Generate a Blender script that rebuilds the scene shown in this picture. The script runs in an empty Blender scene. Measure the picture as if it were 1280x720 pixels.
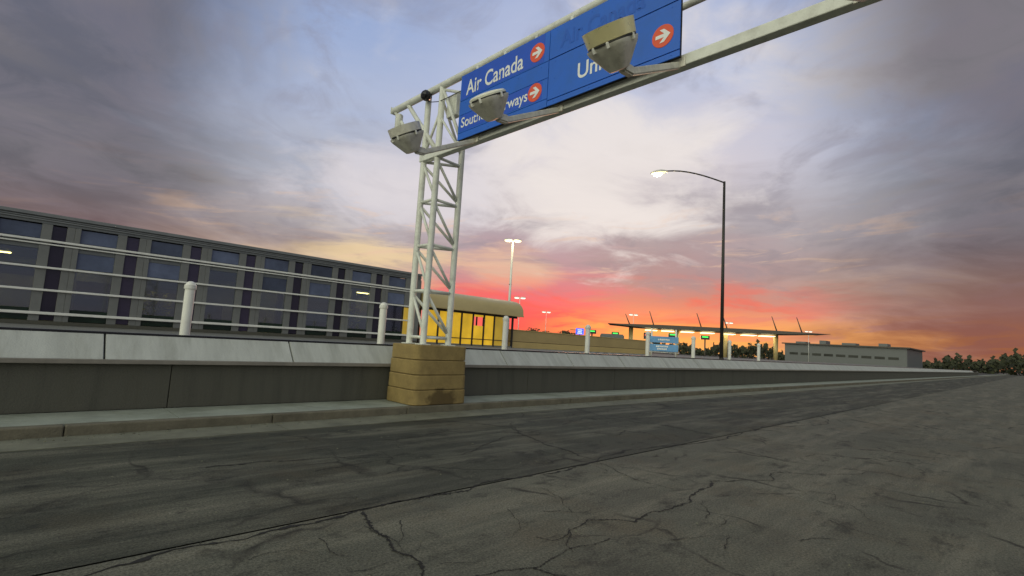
import bpy, bmesh, math, random
from mathutils import Vector, Matrix
random.seed(7)
S = bpy.context.scene
COL = S.collection
R = math.radians

# ------------------------------------------------------------------ colour / material helpers
def lin(r, g, b):
    f = lambda c: (c/255/12.92) if c/255 <= .04045 else ((c/255+.055)/1.055)**2.4
    return (f(r), f(g), f(b), 1)

def mat(name, col, rough=.6, metal=0, var=.18, scale=3.0, bump=.0, bscale=40, stretch=(1,1,1), dirt=None, dirt_amt=.4, dirt_scale=1.2, spec=.5, coat=0):
    m = bpy.data.materials.new(name); m.use_nodes = True
    nt = m.node_tree; N = nt.nodes; L = nt.links
    b = N['Principled BSDF']
    b.inputs['Roughness'].default_value = rough; b.inputs['Metallic'].default_value = metal
    b.inputs['Specular IOR Level'].default_value = spec
    b.inputs['Coat Weight'].default_value = coat
    tc = N.new('ShaderNodeTexCoord'); mp = N.new('ShaderNodeMapping'); mp.inputs['Scale'].default_value = stretch
    L.new(tc.outputs['Object'], mp.inputs['Vector'])
    n = N.new('ShaderNodeTexNoise'); n.inputs['Scale'].default_value = scale; n.inputs['Detail'].default_value = 6; n.inputs['Roughness'].default_value = .65
    L.new(mp.outputs[0], n.inputs['Vector'])
    rmp = N.new('ShaderNodeMapRange'); rmp.inputs['From Min'].default_value = .3; rmp.inputs['From Max'].default_value = .7
    rmp.inputs['To Min'].default_value = 1-var; rmp.inputs['To Max'].default_value = 1+var
    L.new(n.outputs['Fac'], rmp.inputs['Value'])
    mx = N.new('ShaderNodeMix'); mx.data_type = 'RGBA'; mx.blend_type = 'MULTIPLY'; mx.inputs['Factor'].default_value = 1
    c = (col[0], col[1], col[2], 1)
    mx.inputs[6].default_value = c; L.new(rmp.outputs[0], mx.inputs[7])
    out = mx.outputs[2]
    if dirt:
        n2 = N.new('ShaderNodeTexNoise'); n2.inputs['Scale'].default_value = dirt_scale; n2.inputs['Detail'].default_value = 8; n2.inputs['Roughness'].default_value = .7
        L.new(mp.outputs[0], n2.inputs['Vector'])
        r2 = N.new('ShaderNodeMapRange'); r2.inputs['From Min'].default_value = .48; r2.inputs['From Max'].default_value = .72; r2.inputs['To Max'].default_value = dirt_amt
        L.new(n2.outputs['Fac'], r2.inputs['Value'])
        m2 = N.new('ShaderNodeMix'); m2.data_type = 'RGBA'; L.new(r2.outputs[0], m2.inputs['Factor'])
        L.new(out, m2.inputs[6]); m2.inputs[7].default_value = (*dirt[:3], 1); out = m2.outputs[2]
    L.new(out, b.inputs['Base Color'])
    r3 = N.new('ShaderNodeMapRange'); r3.inputs['To Min'].default_value = max(.03, rough-.12); r3.inputs['To Max'].default_value = min(1, rough+.12)
    L.new(n.outputs['Fac'], r3.inputs['Value']); L.new(r3.outputs[0], b.inputs['Roughness'])
    if bump:
        n3 = N.new('ShaderNodeTexNoise'); n3.inputs['Scale'].default_value = bscale; n3.inputs['Detail'].default_value = 5
        L.new(tc.outputs['Object'], n3.inputs['Vector'])
        bp = N.new('ShaderNodeBump'); bp.inputs['Strength'].default_value = bump; bp.inputs['Distance'].default_value = .03
        L.new(n3.outputs['Fac'], bp.inputs['Height']); L.new(bp.outputs[0], b.inputs['Normal'])
    return m

def glow(name, col, strength, base=(.8,.8,.8), var=0, vscale=(1,1,1)):
    m = mat(name, base, .4, var=.05)
    b = m.node_tree.nodes['Principled BSDF']
    b.inputs['Emission Color'].default_value = (*col[:3], 1); b.inputs['Emission Strength'].default_value = strength
    if var:
        N = m.node_tree.nodes; L = m.node_tree.links
        tc = N.new('ShaderNodeTexCoord'); mp = N.new('ShaderNodeMapping'); mp.inputs['Scale'].default_value = vscale
        n = N.new('ShaderNodeTexNoise'); n.inputs['Scale'].default_value = 1.0; n.inputs['Detail'].default_value = 4
        L.new(tc.outputs['Object'], mp.inputs[0]); L.new(mp.outputs[0], n.inputs['Vector'])
        r = N.new('ShaderNodeMapRange'); r.inputs['From Min'].default_value = .3; r.inputs['From Max'].default_value = .7
        r.inputs['To Min'].default_value = strength*(1-var); r.inputs['To Max'].default_value = strength*(1+var)
        L.new(n.outputs['Fac'], r.inputs['Value']); L.new(r.outputs[0], b.inputs['Emission Strength'])
    return m

# ------------------------------------------------------------------ mesh builder
class MB:
    def __init__(s): s.bm = bmesh.new()
    def box(s, a, b, bev=0, seg=2):
        t = bmesh.new(); bmesh.ops.create_cube(t, size=1)
        c = [(a[i]+b[i])/2 for i in range(3)]; d = [abs(b[i]-a[i]) for i in range(3)]
        for v in t.verts: v.co = Vector((c[0]+v.co.x*d[0], c[1]+v.co.y*d[1], c[2]+v.co.z*d[2]))
        if bev: bmesh.ops.bevel(t, geom=t.edges[:], offset=bev, segments=seg, affect='EDGES', profile=.5)
        return s.add(t)
    def add(s, t, smooth=False, M=None):
        if M is not None: bmesh.ops.transform(t, matrix=M, verts=t.verts[:])
        if smooth:
            for f in t.faces: f.smooth = True
        bmesh.ops.recalc_face_normals(t, faces=t.faces[:])
        me = bpy.data.meshes.new('tmp'); t.to_mesh(me); t.free(); s.bm.from_mesh(me); bpy.data.meshes.remove(me); return s
    def tube(s, p, q, r, r2=None, seg=14, caps=True):
        p = Vector(p); q = Vector(q); d = q-p; t = bmesh.new()
        bmesh.ops.create_cone(t, cap_ends=caps, segments=seg, radius1=r, radius2=r if r2 is None else r2, depth=d.length)
        for f in t.faces: f.smooth = len(f.verts) == 4
        M = Matrix.Translation((p+q)/2) @ d.to_track_quat('Z', 'Y').to_matrix().to_4x4()
        return s.add(t, False, M)
    def path(s, pts, r, seg=10):
        for a, b in zip(pts, pts[1:]): s.tube(a, b, r, seg=seg)
        return s
    def bar(s, p, q, w, h, bev=0, up=(0,0,1)):
        p = Vector(p); q = Vector(q); d = q-p; z = d.normalized(); x = Vector(up).cross(z)
        if x.length < 1e-4: x = Vector((1,0,0))
        x.normalize(); y = z.cross(x); t = bmesh.new(); bmesh.ops.create_cube(t, size=1)
        for v in t.verts: v.co = Vector((v.co.x*w, v.co.y*h, v.co.z*d.length))
        if bev: bmesh.ops.bevel(t, geom=t.edges[:], offset=bev, segments=2, affect='EDGES')
        M = Matrix((x, y, z)).transposed().to_4x4(); M.translation = (p+q)/2
        return s.add(t, False, M)
    def lathe(s, prof, M=None, seg=28, smooth=True, sx=1, sy=1):
        t = bmesh.new(); rings = []
        for r, z in prof:
            if r < 1e-5: rings.append([t.verts.new((0,0,z))])
            else: rings.append([t.verts.new((r*math.cos(2*math.pi*k/seg)*sx, r*math.sin(2*math.pi*k/seg)*sy, z)) for k in range(seg)])
        for A, B in zip(rings, rings[1:]):
            if len(A) == 1 and len(B) == 1: continue
            for k in range(seg):
                j = (k+1) % seg
                if len(A) == 1: t.faces.new((A[0], B[k], B[j]))
                elif len(B) == 1: t.faces.new((A[k], A[j], B[0]))
                else: t.faces.new((A[k], A[j], B[j], B[k]))
        return s.add(t, smooth, M)
    def prism(s, poly, axis, a, b, bev=0):
        # poly: 2d points in the two other axes (in xyz order), extruded along axis from a to b
        t = bmesh.new()
        def P(u, v, w): 
            return {'x': (w,u,v), 'y': (u,w,v), 'z': (u,v,w)}[axis]
        A = [t.verts.new(P(u,v,a)) for u,v in poly]; B = [t.verts.new(P(u,v,b)) for u,v in poly]
        t.faces.new(A); t.faces.new(B[::-1]); n = len(poly)
        for i in range(n): t.faces.new((A[i], A[(i+1)%n], B[(i+1)%n], B[i]))
        if bev: bmesh.ops.bevel(t, geom=t.edges[:], offset=bev, segments=2, affect='EDGES')
        return s.add(t)
    def quad(s, *p):
        s.bm.faces.new([s.bm.verts.new(x) for x in p]); return s
    def build(s, name, m, parent=None):
        for e in s.bm.edges:
            if len(e.link_faces) == 2 and e.calc_face_angle(0) > .42: e.smooth = False
        me = bpy.data.meshes.new(name); s.bm.to_mesh(me); s.bm.free()
        o = bpy.data.objects.new(name, me); COL.objects.link(o)
        if m: me.materials.append(m)
        if parent:
            o.parent = parent
            o.location = -world_loc(parent) if False else (0,0,0)
            o.matrix_parent_inverse = Matrix.Translation(-world_loc(parent))
        return o
def world_loc(o):
    v = Vector(o.location)
    p = o.parent
    return v if p is None else v   # parts are modelled in world metres; things carry the offset

def thing(name, label, cat, loc=(0,0,0), group=None):
    o = bpy.data.objects.new(name, None); o.location = loc; o.empty_display_size = .2; COL.objects.link(o)
    tag(o, label, cat, group); return o
def tag(o, label=None, cat=None, group=None, kind=None):
    if label: o['label'] = label
    if cat: o['category'] = cat
    if group: o['group'] = group
    if kind: o['kind'] = kind
    return o
def struct(name, mb, m, parent=None):
    o = mb.build(name, m, parent)
    if not parent: o['kind'] = 'structure'
    return o
def part(name, mb, m, parent):
    o = mb.build(name, m); o.parent = parent
    if parent.type == 'EMPTY': o.matrix_parent_inverse = Matrix.Translation(-Vector(parent.location))
    return o
def copy_tree(o, loc, label, parent=None):
    c = o.copy(); COL.objects.link(c)
    if parent is None:
        c.location = loc; c['label'] = label
    else:
        c.parent = parent; c.matrix_parent_inverse = o.matrix_parent_inverse.copy()
    for ch in list(o.children): copy_tree(ch, None, None, c)
    return c

def text_mesh(body, m, name, size, width, origin, parent, bold=.0, depth=.003, face=1):
    """lettering on a board facing -X, reading towards -Y; origin = left end of the baseline"""
    cu = bpy.data.curves.new(name, 'FONT'); cu.body = body; cu.size = 1; cu.offset = bold; cu.extrude = .0; cu.resolution_u = 8
    o = bpy.data.objects.new(name, cu); COL.objects.link(o)
    dg = bpy.context.evaluated_depsgraph_get(); me = bpy.data.meshes.new_from_object(o.evaluated_get(dg))
    bpy.data.objects.remove(o); bpy.data.curves.remove(cu)
    xs = [v.co.x for v in me.vertices]; x0, x1 = min(xs), max(xs)
    H = .70  # cap height of the built-in font at size 1
    sy = size/H; sx = width/(x1-x0)
    for v in me.vertices:
        x, y = (v.co.x-x0)*sx, v.co.y*sy
        v.co = Vector((origin[0], origin[1]-x, origin[2]+y))
    bm = bmesh.new(); bm.from_mesh(me); 
    bmesh.ops.recalc_face_normals(bm, faces=bm.faces[:])
    bm.to_mesh(me); bm.free()
    ob = bpy.data.objects.new(name, me); COL.objects.link(ob); me.materials.append(m)
    ob.parent = parent
    if parent.type == 'EMPTY': ob.matrix_parent_inverse = Matrix.Translation(-Vector(parent.location))
    return ob

# ------------------------------------------------------------------ materials
M_paint = mat('gantry_paint', (.74,.76,.69), .42, var=.09, scale=4, dirt=(.26,.24,.19), dirt_amt=.35, dirt_scale=5, bump=.05, bscale=60)
M_white = mat('white_post_paint', (.80,.80,.74), .4, var=.08, dirt=(.35,.32,.26), dirt_amt=.3, dirt_scale=6)
M_galv = mat('cast_housing', (.70,.68,.59), .5, .15, var=.12, scale=9, dirt=(.2,.18,.14), dirt_amt=.4, dirt_scale=10)
M_gold = mat('anodised_hood', (.90,.82,.46), .30, .40, var=.06, scale=6)
M_lens = mat('prismatic_lens', (.80,.80,.66), .18, var=.06, scale=30, spec=.7, bump=.3, bscale=60)
M_black = mat('black_plastic', (.012,.012,.014), .25, var=.1)
M_darkmetal = mat('dark_metal', (.035,.033,.03), .5, .3, var=.2)
M_blueA = mat('sign_blue', (.003,.12,.62), .38, var=.07, scale=1.6, dirt=(.01,.10,.36), dirt_amt=.45, dirt_scale=1.8)
M_blueB = mat('sign_blue_overlay', (.003,.08,.58), .33, var=.05, scale=2, dirt=(.01,.07,.36), dirt_amt=.3, dirt_scale=3)
M_ghost = mat('sign_ghost_blue', (.003,.10,.54), .45, var=.05)
M_letter = mat('reflective_white', (.82,.84,.82), .35, var=.05, scale=9)
M_orange = mat('arrow_orange', (.78,.09,.022), .38, var=.06)
M_tan = None
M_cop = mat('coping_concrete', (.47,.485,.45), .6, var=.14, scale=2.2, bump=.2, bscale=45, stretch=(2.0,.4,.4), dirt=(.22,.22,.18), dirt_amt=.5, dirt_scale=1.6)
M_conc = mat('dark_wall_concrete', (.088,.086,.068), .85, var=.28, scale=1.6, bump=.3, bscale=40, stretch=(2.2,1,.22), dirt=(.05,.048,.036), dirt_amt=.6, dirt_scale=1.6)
M_kerb = mat('kerb_concrete', (.15,.135,.095), .85, var=.25, scale=3, bump=.3, bscale=40, dirt=(.06,.055,.035), dirt_amt=.6, dirt_scale=2.5)
M_gut = mat('gutter_concrete', (.165,.165,.12), .85, var=.25, scale=2.2, bump=.25, bscale=50, dirt=(.06,.06,.04), dirt_amt=.6, dirt_scale=1.5)
M_pave = mat('pavement_concrete', (.29,.315,.265), .85, var=.2, scale=1.8, bump=.2, bscale=60, dirt=(.12,.135,.085), dirt_amt=.6, dirt_scale=1.4)
M_joint = mat('joint_dark', (.02,.019,.016), .9)
M_terr = None
M_tanwall = mat('tan_block', (.42,.315,.14), .8, var=.10, scale=1.2, stretch=(.4,1,1), bump=.1)
M_tanwall2 = mat('tan_block_light', (.52,.39,.16), .8, var=.10, scale=1.2, stretch=(.4,1,1), bump=.1)
M_roof = mat('shelter_roof_metal', (.52,.42,.20), .42, .15, var=.08, scale=1.5, stretch=(.5,1,1))
M_fascia = mat('fascia_grey', (.15,.16,.16), .5, .1, var=.1)
M_fascia2 = mat('fascia_grey_pale', (.19,.20,.20), .5, .1, var=.1)
M_mull = mat('mullion_grey', (.17,.175,.165), .5, var=.1)
M_glassA = mat('tinted_glass_blue', (.085,.105,.165), .18, var=.35, scale=.8, spec=.35)
M_glassP = mat('tinted_glass_violet', (.030,.024,.046), .1, var=.25, scale=.8, spec=.35)
M_glassD = mat('tinted_glass_dark', (.022,.024,.020), .07, var=.5, scale=1.2, spec=.3)
M_glassG = mat('lower_panel_green', (.012,.026,.016), .12, var=.4, scale=1.5, spec=.3)
M_lit = glow('lit_room_window', (.42,.29,.05), .35, (.05,.05,.03), .75, (1.3,1,1.6))
M_litdim = glow('dim_room_window', (.20,.17,.10), .30, (.04,.04,.04), .8, (1.1,1,1.0))
M_yellow = glow('backlit_yellow_panel', (.82,.47,.022), .56, (.50,.33,.03), .28, (1.1,1,.9))
M_yellowdim = glow('yellow_panel_dim', (.60,.36,.03), .36, (.45,.32,.05), .2, (2.0,1,1.5))
M_lamp = glow('lamp_glow', (1,.80,.42), 2.3)
M_lampfar = glow('far_lamp_glow', (1,.88,.72), 1.4)
M_green = glow('green_signal', (.06,1,.12), 1.6, (.05,.3,.05))
M_red = glow('red_signal', (1,.08,.08), 1.1, (.3,.05,.05))
M_bluelit = glow('backlit_blue', (.03,.11,.95), 1.1, (.02,.08,.5))
M_whitelit = glow('backlit_white', (.75,.8,1), .9)
M_soffit = glow('soffit_lights', (1,.82,.42), 3.2)
M_canopy = mat('canopy_grey', (.10,.085,.07), .6, var=.15)
M_sign2 = mat('pale_sign_blue', (.13,.33,.60), .35, var=.15, scale=2)
M_leaf = mat('foliage', (.045,.05,.02), .8, var=.4, scale=2)
M_bark = mat('bark', (.06,.045,.03), .9, var=.3)
M_crack = mat('crack_black', (.012,.011,.009), .95)

def road_mat(name, col, dark, warm, worn):
    m = mat(name, col, .82, var=.16, scale=.9, bump=.35, bscale=70, dirt=dark, dirt_amt=.62, dirt_scale=.75, spec=.3)
    nt = m.node_tree; N = nt.nodes; L = nt.links; b = N['Principled BSDF']
    src = b.inputs['Base Color'].links[0].from_socket
    tc = N.new('ShaderNodeTexCoord')
    def noise(scale, stretch, det=5, rough=.6):
        mp = N.new('ShaderNodeMapping'); mp.inputs['Scale'].default_value = stretch
        L.new(tc.outputs['Object'], mp.inputs[0]); n = N.new('ShaderNodeTexNoise')
        n.inputs['Scale'].default_value = scale; n.inputs['Detail'].default_value = det; n.inputs['Roughness'].default_value = rough
        L.new(mp.outputs[0], n.inputs['Vector']); return n.outputs['Fac']
    def rng(v, a, b_, c, d):
        r = N.new('ShaderNodeMapRange'); L.new(v, r.inputs['Value'])
        for k, x in zip(('From Min','From Max','To Min','To Max'), (a,b_,c,d)): r.inputs[k].default_value = x
        return r.outputs[0]
    def mix(f, a, bcol, mode='MIX'):
        x = N.new('ShaderNodeMix'); x.data_type = 'RGBA'; x.blend_type = mode
        if hasattr(f, 'links'): L.new(f, x.inputs['Factor'])
        else: x.inputs['Factor'].default_value = f
        L.new(a, x.inputs[6])
        if hasattr(bcol, 'links'): L.new(bcol, x.inputs[7])
        else: x.inputs[7].default_value = (*bcol[:3], 1)
        return x.outputs[2]
    # tyre-worn lengthwise streaks, warm stains, speckled aggregate
    c = mix(rng(noise(1.3, (.16,1.3,1), 9, .7), .47, .68, 0, .85), src, worn)
    c = mix(rng(noise(.6, (1,1,1), 9, .72), .50, .68, 0, .7), c, warm)
    c = mix(rng(noise(2.2, (.7,1.2,1), 10, .78), .53, .64, 0, .8), c, dark)
    sp = rng(noise(55, (1,1,1), 5, .8), .36, .66, .45, 1.6)
    c = mix(1.0, c, sp, 'MULTIPLY')
    # hairline map cracking
    mp = N.new('ShaderNodeMapping'); L.new(tc.outputs['Object'], mp.inputs[0])
    dn = N.new('ShaderNodeTexNoise'); dn.inputs['Scale'].default_value = 2.2; dn.inputs['Detail'].default_value = 6; L.new(mp.outputs[0], dn.inputs['Vector'])
    ad = N.new('ShaderNodeVectorMath'); ad.operation = 'MULTIPLY_ADD'; ad.inputs[1].default_value = (.55,.55,0)
    L.new(dn.outputs['Color'], ad.inputs[0]); L.new(mp.outputs[0], ad.inputs[2])
    vo = N.new('ShaderNodeTexVoronoi'); vo.feature = 'DISTANCE_TO_EDGE'; vo.inputs['Scale'].default_value = .62; L.new(ad.outputs[0], vo.inputs['Vector'])
    line = rng(vo.outputs['Distance'], 0, .02, 1, 0)
    gate = rng(noise(.9, (1,1,1), 4), .46, .58, 0, .9)
    mu = N.new('ShaderNodeMath'); mu.operation = 'MULTIPLY'; L.new(line, mu.inputs[0]); L.new(gate, mu.inputs[1])
    c = mix(mu.outputs[0], c, (.018,.016,.012))
    L.new(c, b.inputs['Base Color'])
    return m
M_slab = road_mat('slab_concrete', (.118,.117,.088), (.040,.040,.030), (.116,.096,.062), (.205,.192,.142))
M_lane = road_mat('lane_asphalt', (.055,.057,.041), (.014,.014,.010), (.074,.062,.038), (.185,.175,.132))
M_ground = mat('apron_ground', (.05,.047,.04), .9, var=.3, scale=.05)

# terrace paving with dark ribs
M_terr = mat('terrace_paving', (.22,.22,.20), .75, var=.2, scale=1.0)
def add_ribs(m, scale, darkness):
    nt = m.node_tree; N = nt.nodes; L = nt.links; b = N['Principled BSDF']; src = b.inputs['Base Color'].links[0].from_socket
    tc = N.new('ShaderNodeTexCoord'); mp = N.new('ShaderNodeMapping'); mp.inputs['Rotation'].default_value = (0,0,R(55)); L.new(tc.outputs['Object'], mp.inputs[0])
    w = N.new('ShaderNodeTexWave'); w.inputs['Scale'].default_value = scale; w.inputs['Distortion'].default_value = .1; L.new(mp.outputs[0], w.inputs['Vector'])
    r = N.new('ShaderNodeMapRange'); r.inputs['From Min'].default_value = .45; r.inputs['From Max'].default_value = .6; r.inputs['To Min'].default_value = darkness; r.inputs['To Max'].default_value = 1
    L.new(w.outputs['Fac'], r.inputs['Value'])
    x = N.new('ShaderNodeMix'); x.data_type = 'RGBA'; x.blend_type = 'MULTIPLY'; x.inputs['Factor'].default_value = 1
    L.new(src, x.inputs[6]); L.new(r.outputs[0], x.inputs[7]); L.new(x.outputs[2], b.inputs['Base Color'])
add_ribs(M_terr, .55, .45)

# tan base block with a ragged damp stain low on its road side
def tan_mat():
    m = mat('tan_precast', (.31,.225,.085), .85, var=.2, scale=4.0, bump=.5, bscale=70, dirt=(.185,.130,.047), dirt_amt=.55, dirt_scale=3)
    nt = m.node_tree; N = nt.nodes; L = nt.links; b = N['Principled BSDF']; src = b.inputs['Base Color'].links[0].from_socket
    tc = N.new('ShaderNodeTexCoord'); sp = N.new('ShaderNodeSeparateXYZ'); L.new(tc.outputs['Object'], sp.inputs[0])
    n = N.new('ShaderNodeTexNoise'); n.inputs['Scale'].default_value = 6; n.inputs['Detail'].default_value = 7; L.new(tc.outputs['Object'], n.inputs['Vector'])
    def mth(op, a, bb):
        x = N.new('ShaderNodeMath'); x.operation = op
        for i, v in enumerate((a, bb)):
            if hasattr(v, 'links'): L.new(v, x.inputs[i])
            else: x.inputs[i].default_value = v
        return x.outputs[0]
    # blob centred at (6.18, 8.2, .22): distance plus noise
    dx = mth('DIVIDE', mth('SUBTRACT', sp.outputs['X'], 6.20), .36); dz = mth('DIVIDE', mth('SUBTRACT', sp.outputs['Z'], .22), .22); dy = mth('DIVIDE', mth('SUBTRACT', sp.outputs['Y'], 8.2), .3)
    d = mth('ADD', mth('ADD', mth('MULTIPLY', dx, dx), mth('MULTIPLY', dz, dz)), mth('MULTIPLY', dy, dy))
    d = mth('ADD', d, mth('MULTIPLY', mth('SUBTRACT', n.outputs['Fac'], .5), 3.0))
    r = N.new('ShaderNodeMapRange'); r.inputs['From Min'].default_value = .55; r.inputs['From Max'].default_value = 1.15; r.inputs['To Min'].default_value = .72; r.inputs['To Max'].default_value = 0; L.new(d, r.inputs['Value'])
    x = N.new('ShaderNodeMix'); x.data_type = 'RGBA'; L.new(r.outputs[0], x.inputs['Factor']); L.new(src, x.inputs[6]); x.inputs[7].default_value = (.050,.030,.010,1)
    L.new(x.outputs[2], b.inputs['Base Color'])
    return m
M_tan = tan_mat()

# ------------------------------------------------------------------ the setting: ground, road, kerb, pavement, terrace
struct('ground', MB().quad((-400,-700,-.03),(1400,-700,-.03),(1400,1300,-.03),(-400,1300,-.03)), M_ground)
road = struct('road', MB().quad((-45,-11,0),(420,-11,0),(420,3.905,0),(-45,3.905,0)), M_slab)
lane = struct('road_lane', MB().quad((-45,3.93,0),(420,3.93,0),(420,7.462,0),(-45,7.462,0)), M_lane)
gut = MB()
x = -45.0
while x < 420:
    w = 3.0 if x < 90 else 30
    gut.box((x+.006, 7.47, -.05), (x+w-.006, 8.115, .006)); x += w
struct('gutter', gut, M_gut)
kb = MB(); x = -45.0
while x < 420:
    w = 2.4 if x < 90 else 30
    kb.box((x+.004, 8.12, -.05), (x+w-.004, 8.27, .13), .018); x += w
struct('kerb', kb, M_kerb)
pv = MB(); x = -45.0
while x < 420:
    w = 1.8 if x < 90 else 30
    pv.box((x+.004, 8.275, -.05), (x+w-.004, 9.24, .13)); x += w
struct('pavement', pv, M_pave)
struct('terrace', MB().box((-40,9.56,-.02),(175,30,1.05)), M_terr)
struct('opposite_kerb', MB().box((-45,-11.2,-.02),(420,-11.02,.13),.015), M_kerb)

# cracks that run across the slabs (ribbons of uneven width lying 4 mm up)
def crack(pts, w0, w1, parent, z=.004, jit=.05):
    P = [Vector((a, b)) for a, b in pts]
    for k in range(5):
        Q = [P[0]]
        for a, b in zip(P, P[1:]):
            d = b-a; n = Vector((-d.y, d.x))
            Q += [a+d*random.uniform(.4,.6)+n*random.uniform(-jit, jit)*2.2, b]
        P = Q
    mb = MB(); L_, R_ = [], []
    n = len(P)
    for i, p in enumerate(P):
        d = (P[min(i+1,n-1)]-P[max(i-1,0)]).normalized(); nn = Vector((-d.y, d.x))
        t = i/(n-1); w = (w0+(w1-w0)*t)*random.choice((.35,.6,.8,1,1.3,2.1))*.42
        a = p+nn*w*random.uniform(.4,1.5); b = p-nn*w*random.uniform(.4,1.5)
        L_.append(mb.bm.verts.new((a.x,a.y,z))); R_.append(mb.bm.verts.new((b.x,b.y,z)))
    for i in range(n-1): mb.bm.faces.new((R_[i], R_[i+1], L_[i+1], L_[i]))
    return part('crack', mb, M_crack, parent)
J = .06
crack([(-2,3.9),(-.5,3.93),(1,3.87),(2.13,3.885),(2.6,3.93),(3.1,3.86),(3.7,3.97),(4.1,3.91),(5.3,3.9),(7.5,3.93),(11,3.9),(16,3.93),(24,3.9)], .03, .022, road, jit=.05)
crack([(2.22,3.86),(2.09,3.42),(2.07,3.2),(2.03,3.0),(2.06,2.88),(1.96,2.65),(1.9,2.2),(1.6,1.7),(1.3,.9)], .024, .016, road)
crack([(1.75,2.42),(2.03,2.43),(2.23,2.44),(2.39,2.41),(2.54,2.34),(2.64,2.29),(2.77,2.33),(2.96,2.35),(3.15,2.34),(3.45,2.30)], .013, .007, road)
crack([(2.59,2.31),(2.62,2.18),(2.67,2.11),(2.8,1.7),(3.1,1.2)], .014, .012, road)
crack([(5.9,2.62),(5.2,2.48),(4.62,2.4),(4.31,2.45),(3.94,2.38),(3.82,2.54),(3.64,2.66),(3.35,2.6),(3.17,2.53),(3.04,2.54),(3.0,2.66)], .021, .006, road)
crack([(5.46,3.9),(5.26,3.36),(5.18,2.95),(5.19,2.7)], .010, .007, road)
crack([(4.0,3.52),(3.92,3.2),(3.69,2.87)], .006, .006, road)
crack([(8.2,3.4),(8.0,2.6),(8.6,1.4),(8.3,.4)], .018, .012, road)
crack([(5.9,2.62),(6.6,2.2),(7.2,2.3),(8.4,1.6)], .014, .012, road)
crack([(-.5,3.9),(-.3,3.0),(.1,2.2),(0,1.5)], .014, .012, road)
crack([(5.05,7.4),(5.6,7.15),(5.95,6.74),(6.23,6.2),(5.9,5.5),(5.8,5.16),(5.57,3.98)], .022, .022, lane)
crack([(1.5,5.9),(2.4,5.75),(3.0,5.62),(3.3,5.5)], .02, .012, lane)
crack([(2.4,5.2),(2.9,5.25),(3.16,5.3),(3.4,5.25)], .012, .008, lane)
crack([(4.2,5.05),(4.67,5.26),(5.2,5.5),(5.72,5.67),(6.3,5.6)], .012, .016, lane)
crack([(6.23,6.2),(7.2,6.0),(8.5,6.4),(10.2,6.1),(12,6.6)], .016, .014, lane)
crack([(9.2,3.95),(9.4,5),(9.0,6.2),(9.5,7.4)], .022, .022, lane)
crack([(7.4,4.9),(8.6,5.1),(9.4,4.95)], .018, .014, lane)
def branch(a, b, n, w, parent):
    for _ in range(n):
        x, y = random.uniform(*a), random.uniform(*b); ang = random.uniform(-2.6,.3); L_ = random.uniform(.15,.55); pts = [(x,y)]
        for _k in range(4):
            ang += random.uniform(-.6,.6); x += math.cos(ang)*L_*.3; y += math.sin(ang)*L_*.3; pts.append((x,y))
        crack(pts, w*random.uniform(.5,1.2), w*.3, parent, .005)
branch((1,6.5),(1.2,3.7),26,.010,road); branch((3,10),(4.3,7.0),26,.014,lane); branch((6,12),(0.5,3.6),8,.012,road)
crack([(14,3.95),(14.3,5.4),(13.9,7.4)], .03, .03, lane)

gr = MB()
for _ in range(900):
    if random.random() < .6: x, y, z0, sc_ = random.uniform(-2,18), 8.1-abs(random.gauss(0,.16)), .006, .011
    else: x, y, z0, sc_ = random.uniform(.8,9), random.uniform(.6,7.4), .002, .007
    sz = sc_*random.uniform(.4,1.4); v = [Vector((x+random.gauss(0,1)*sz, y+random.gauss(0,1)*sz, z0)) for _k in range(3)]; top = Vector((x,y,z0+sz*1.2))
    for a_, b_ in ((0,1),(1,2),(2,0)): gr.quad(v[a_], v[b_], top)
tag(gr.build('grit', M_gut), 'loose grit and small stones along the gutter and over the slabs', 'grit', kind='stuff')
# ------------------------------------------------------------------ parapet wall: dark face, sloped pale coping slabs, black strip as gap shadow
PX0, PX1 = -30, 170
par = thing('parapet_wall', 'long low roadside parapet with dark grey face and sloped pale coping slabs', 'parapet wall', (6,9.3,.13))
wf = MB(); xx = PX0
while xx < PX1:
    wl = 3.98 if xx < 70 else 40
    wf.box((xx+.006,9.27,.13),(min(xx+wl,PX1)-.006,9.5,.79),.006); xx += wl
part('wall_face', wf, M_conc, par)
part('wall_core', MB().box((PX0,9.30,.13),(PX1,9.48,.785)), M_joint, par)
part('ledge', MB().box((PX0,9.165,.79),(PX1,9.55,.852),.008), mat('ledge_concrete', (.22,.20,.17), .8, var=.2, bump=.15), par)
part('cap', MB().box((PX0,9.515,1.195),(PX1,9.60,1.235),.006), M_black, par)  # black strip drawn for the shadow line of the gap atop the coping
part('back_face', MB().box((PX0,9.56,.85),(PX1,9.59,1.195)), M_conc, par)
x = 3.655-2.655*13
k = 0
while x < PX1-2 and k < 70:
    a, b = x+.012, x+2.655-.012
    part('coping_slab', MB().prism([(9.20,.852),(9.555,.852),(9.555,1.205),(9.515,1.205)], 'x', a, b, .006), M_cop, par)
    x += 2.655; k += 1

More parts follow.
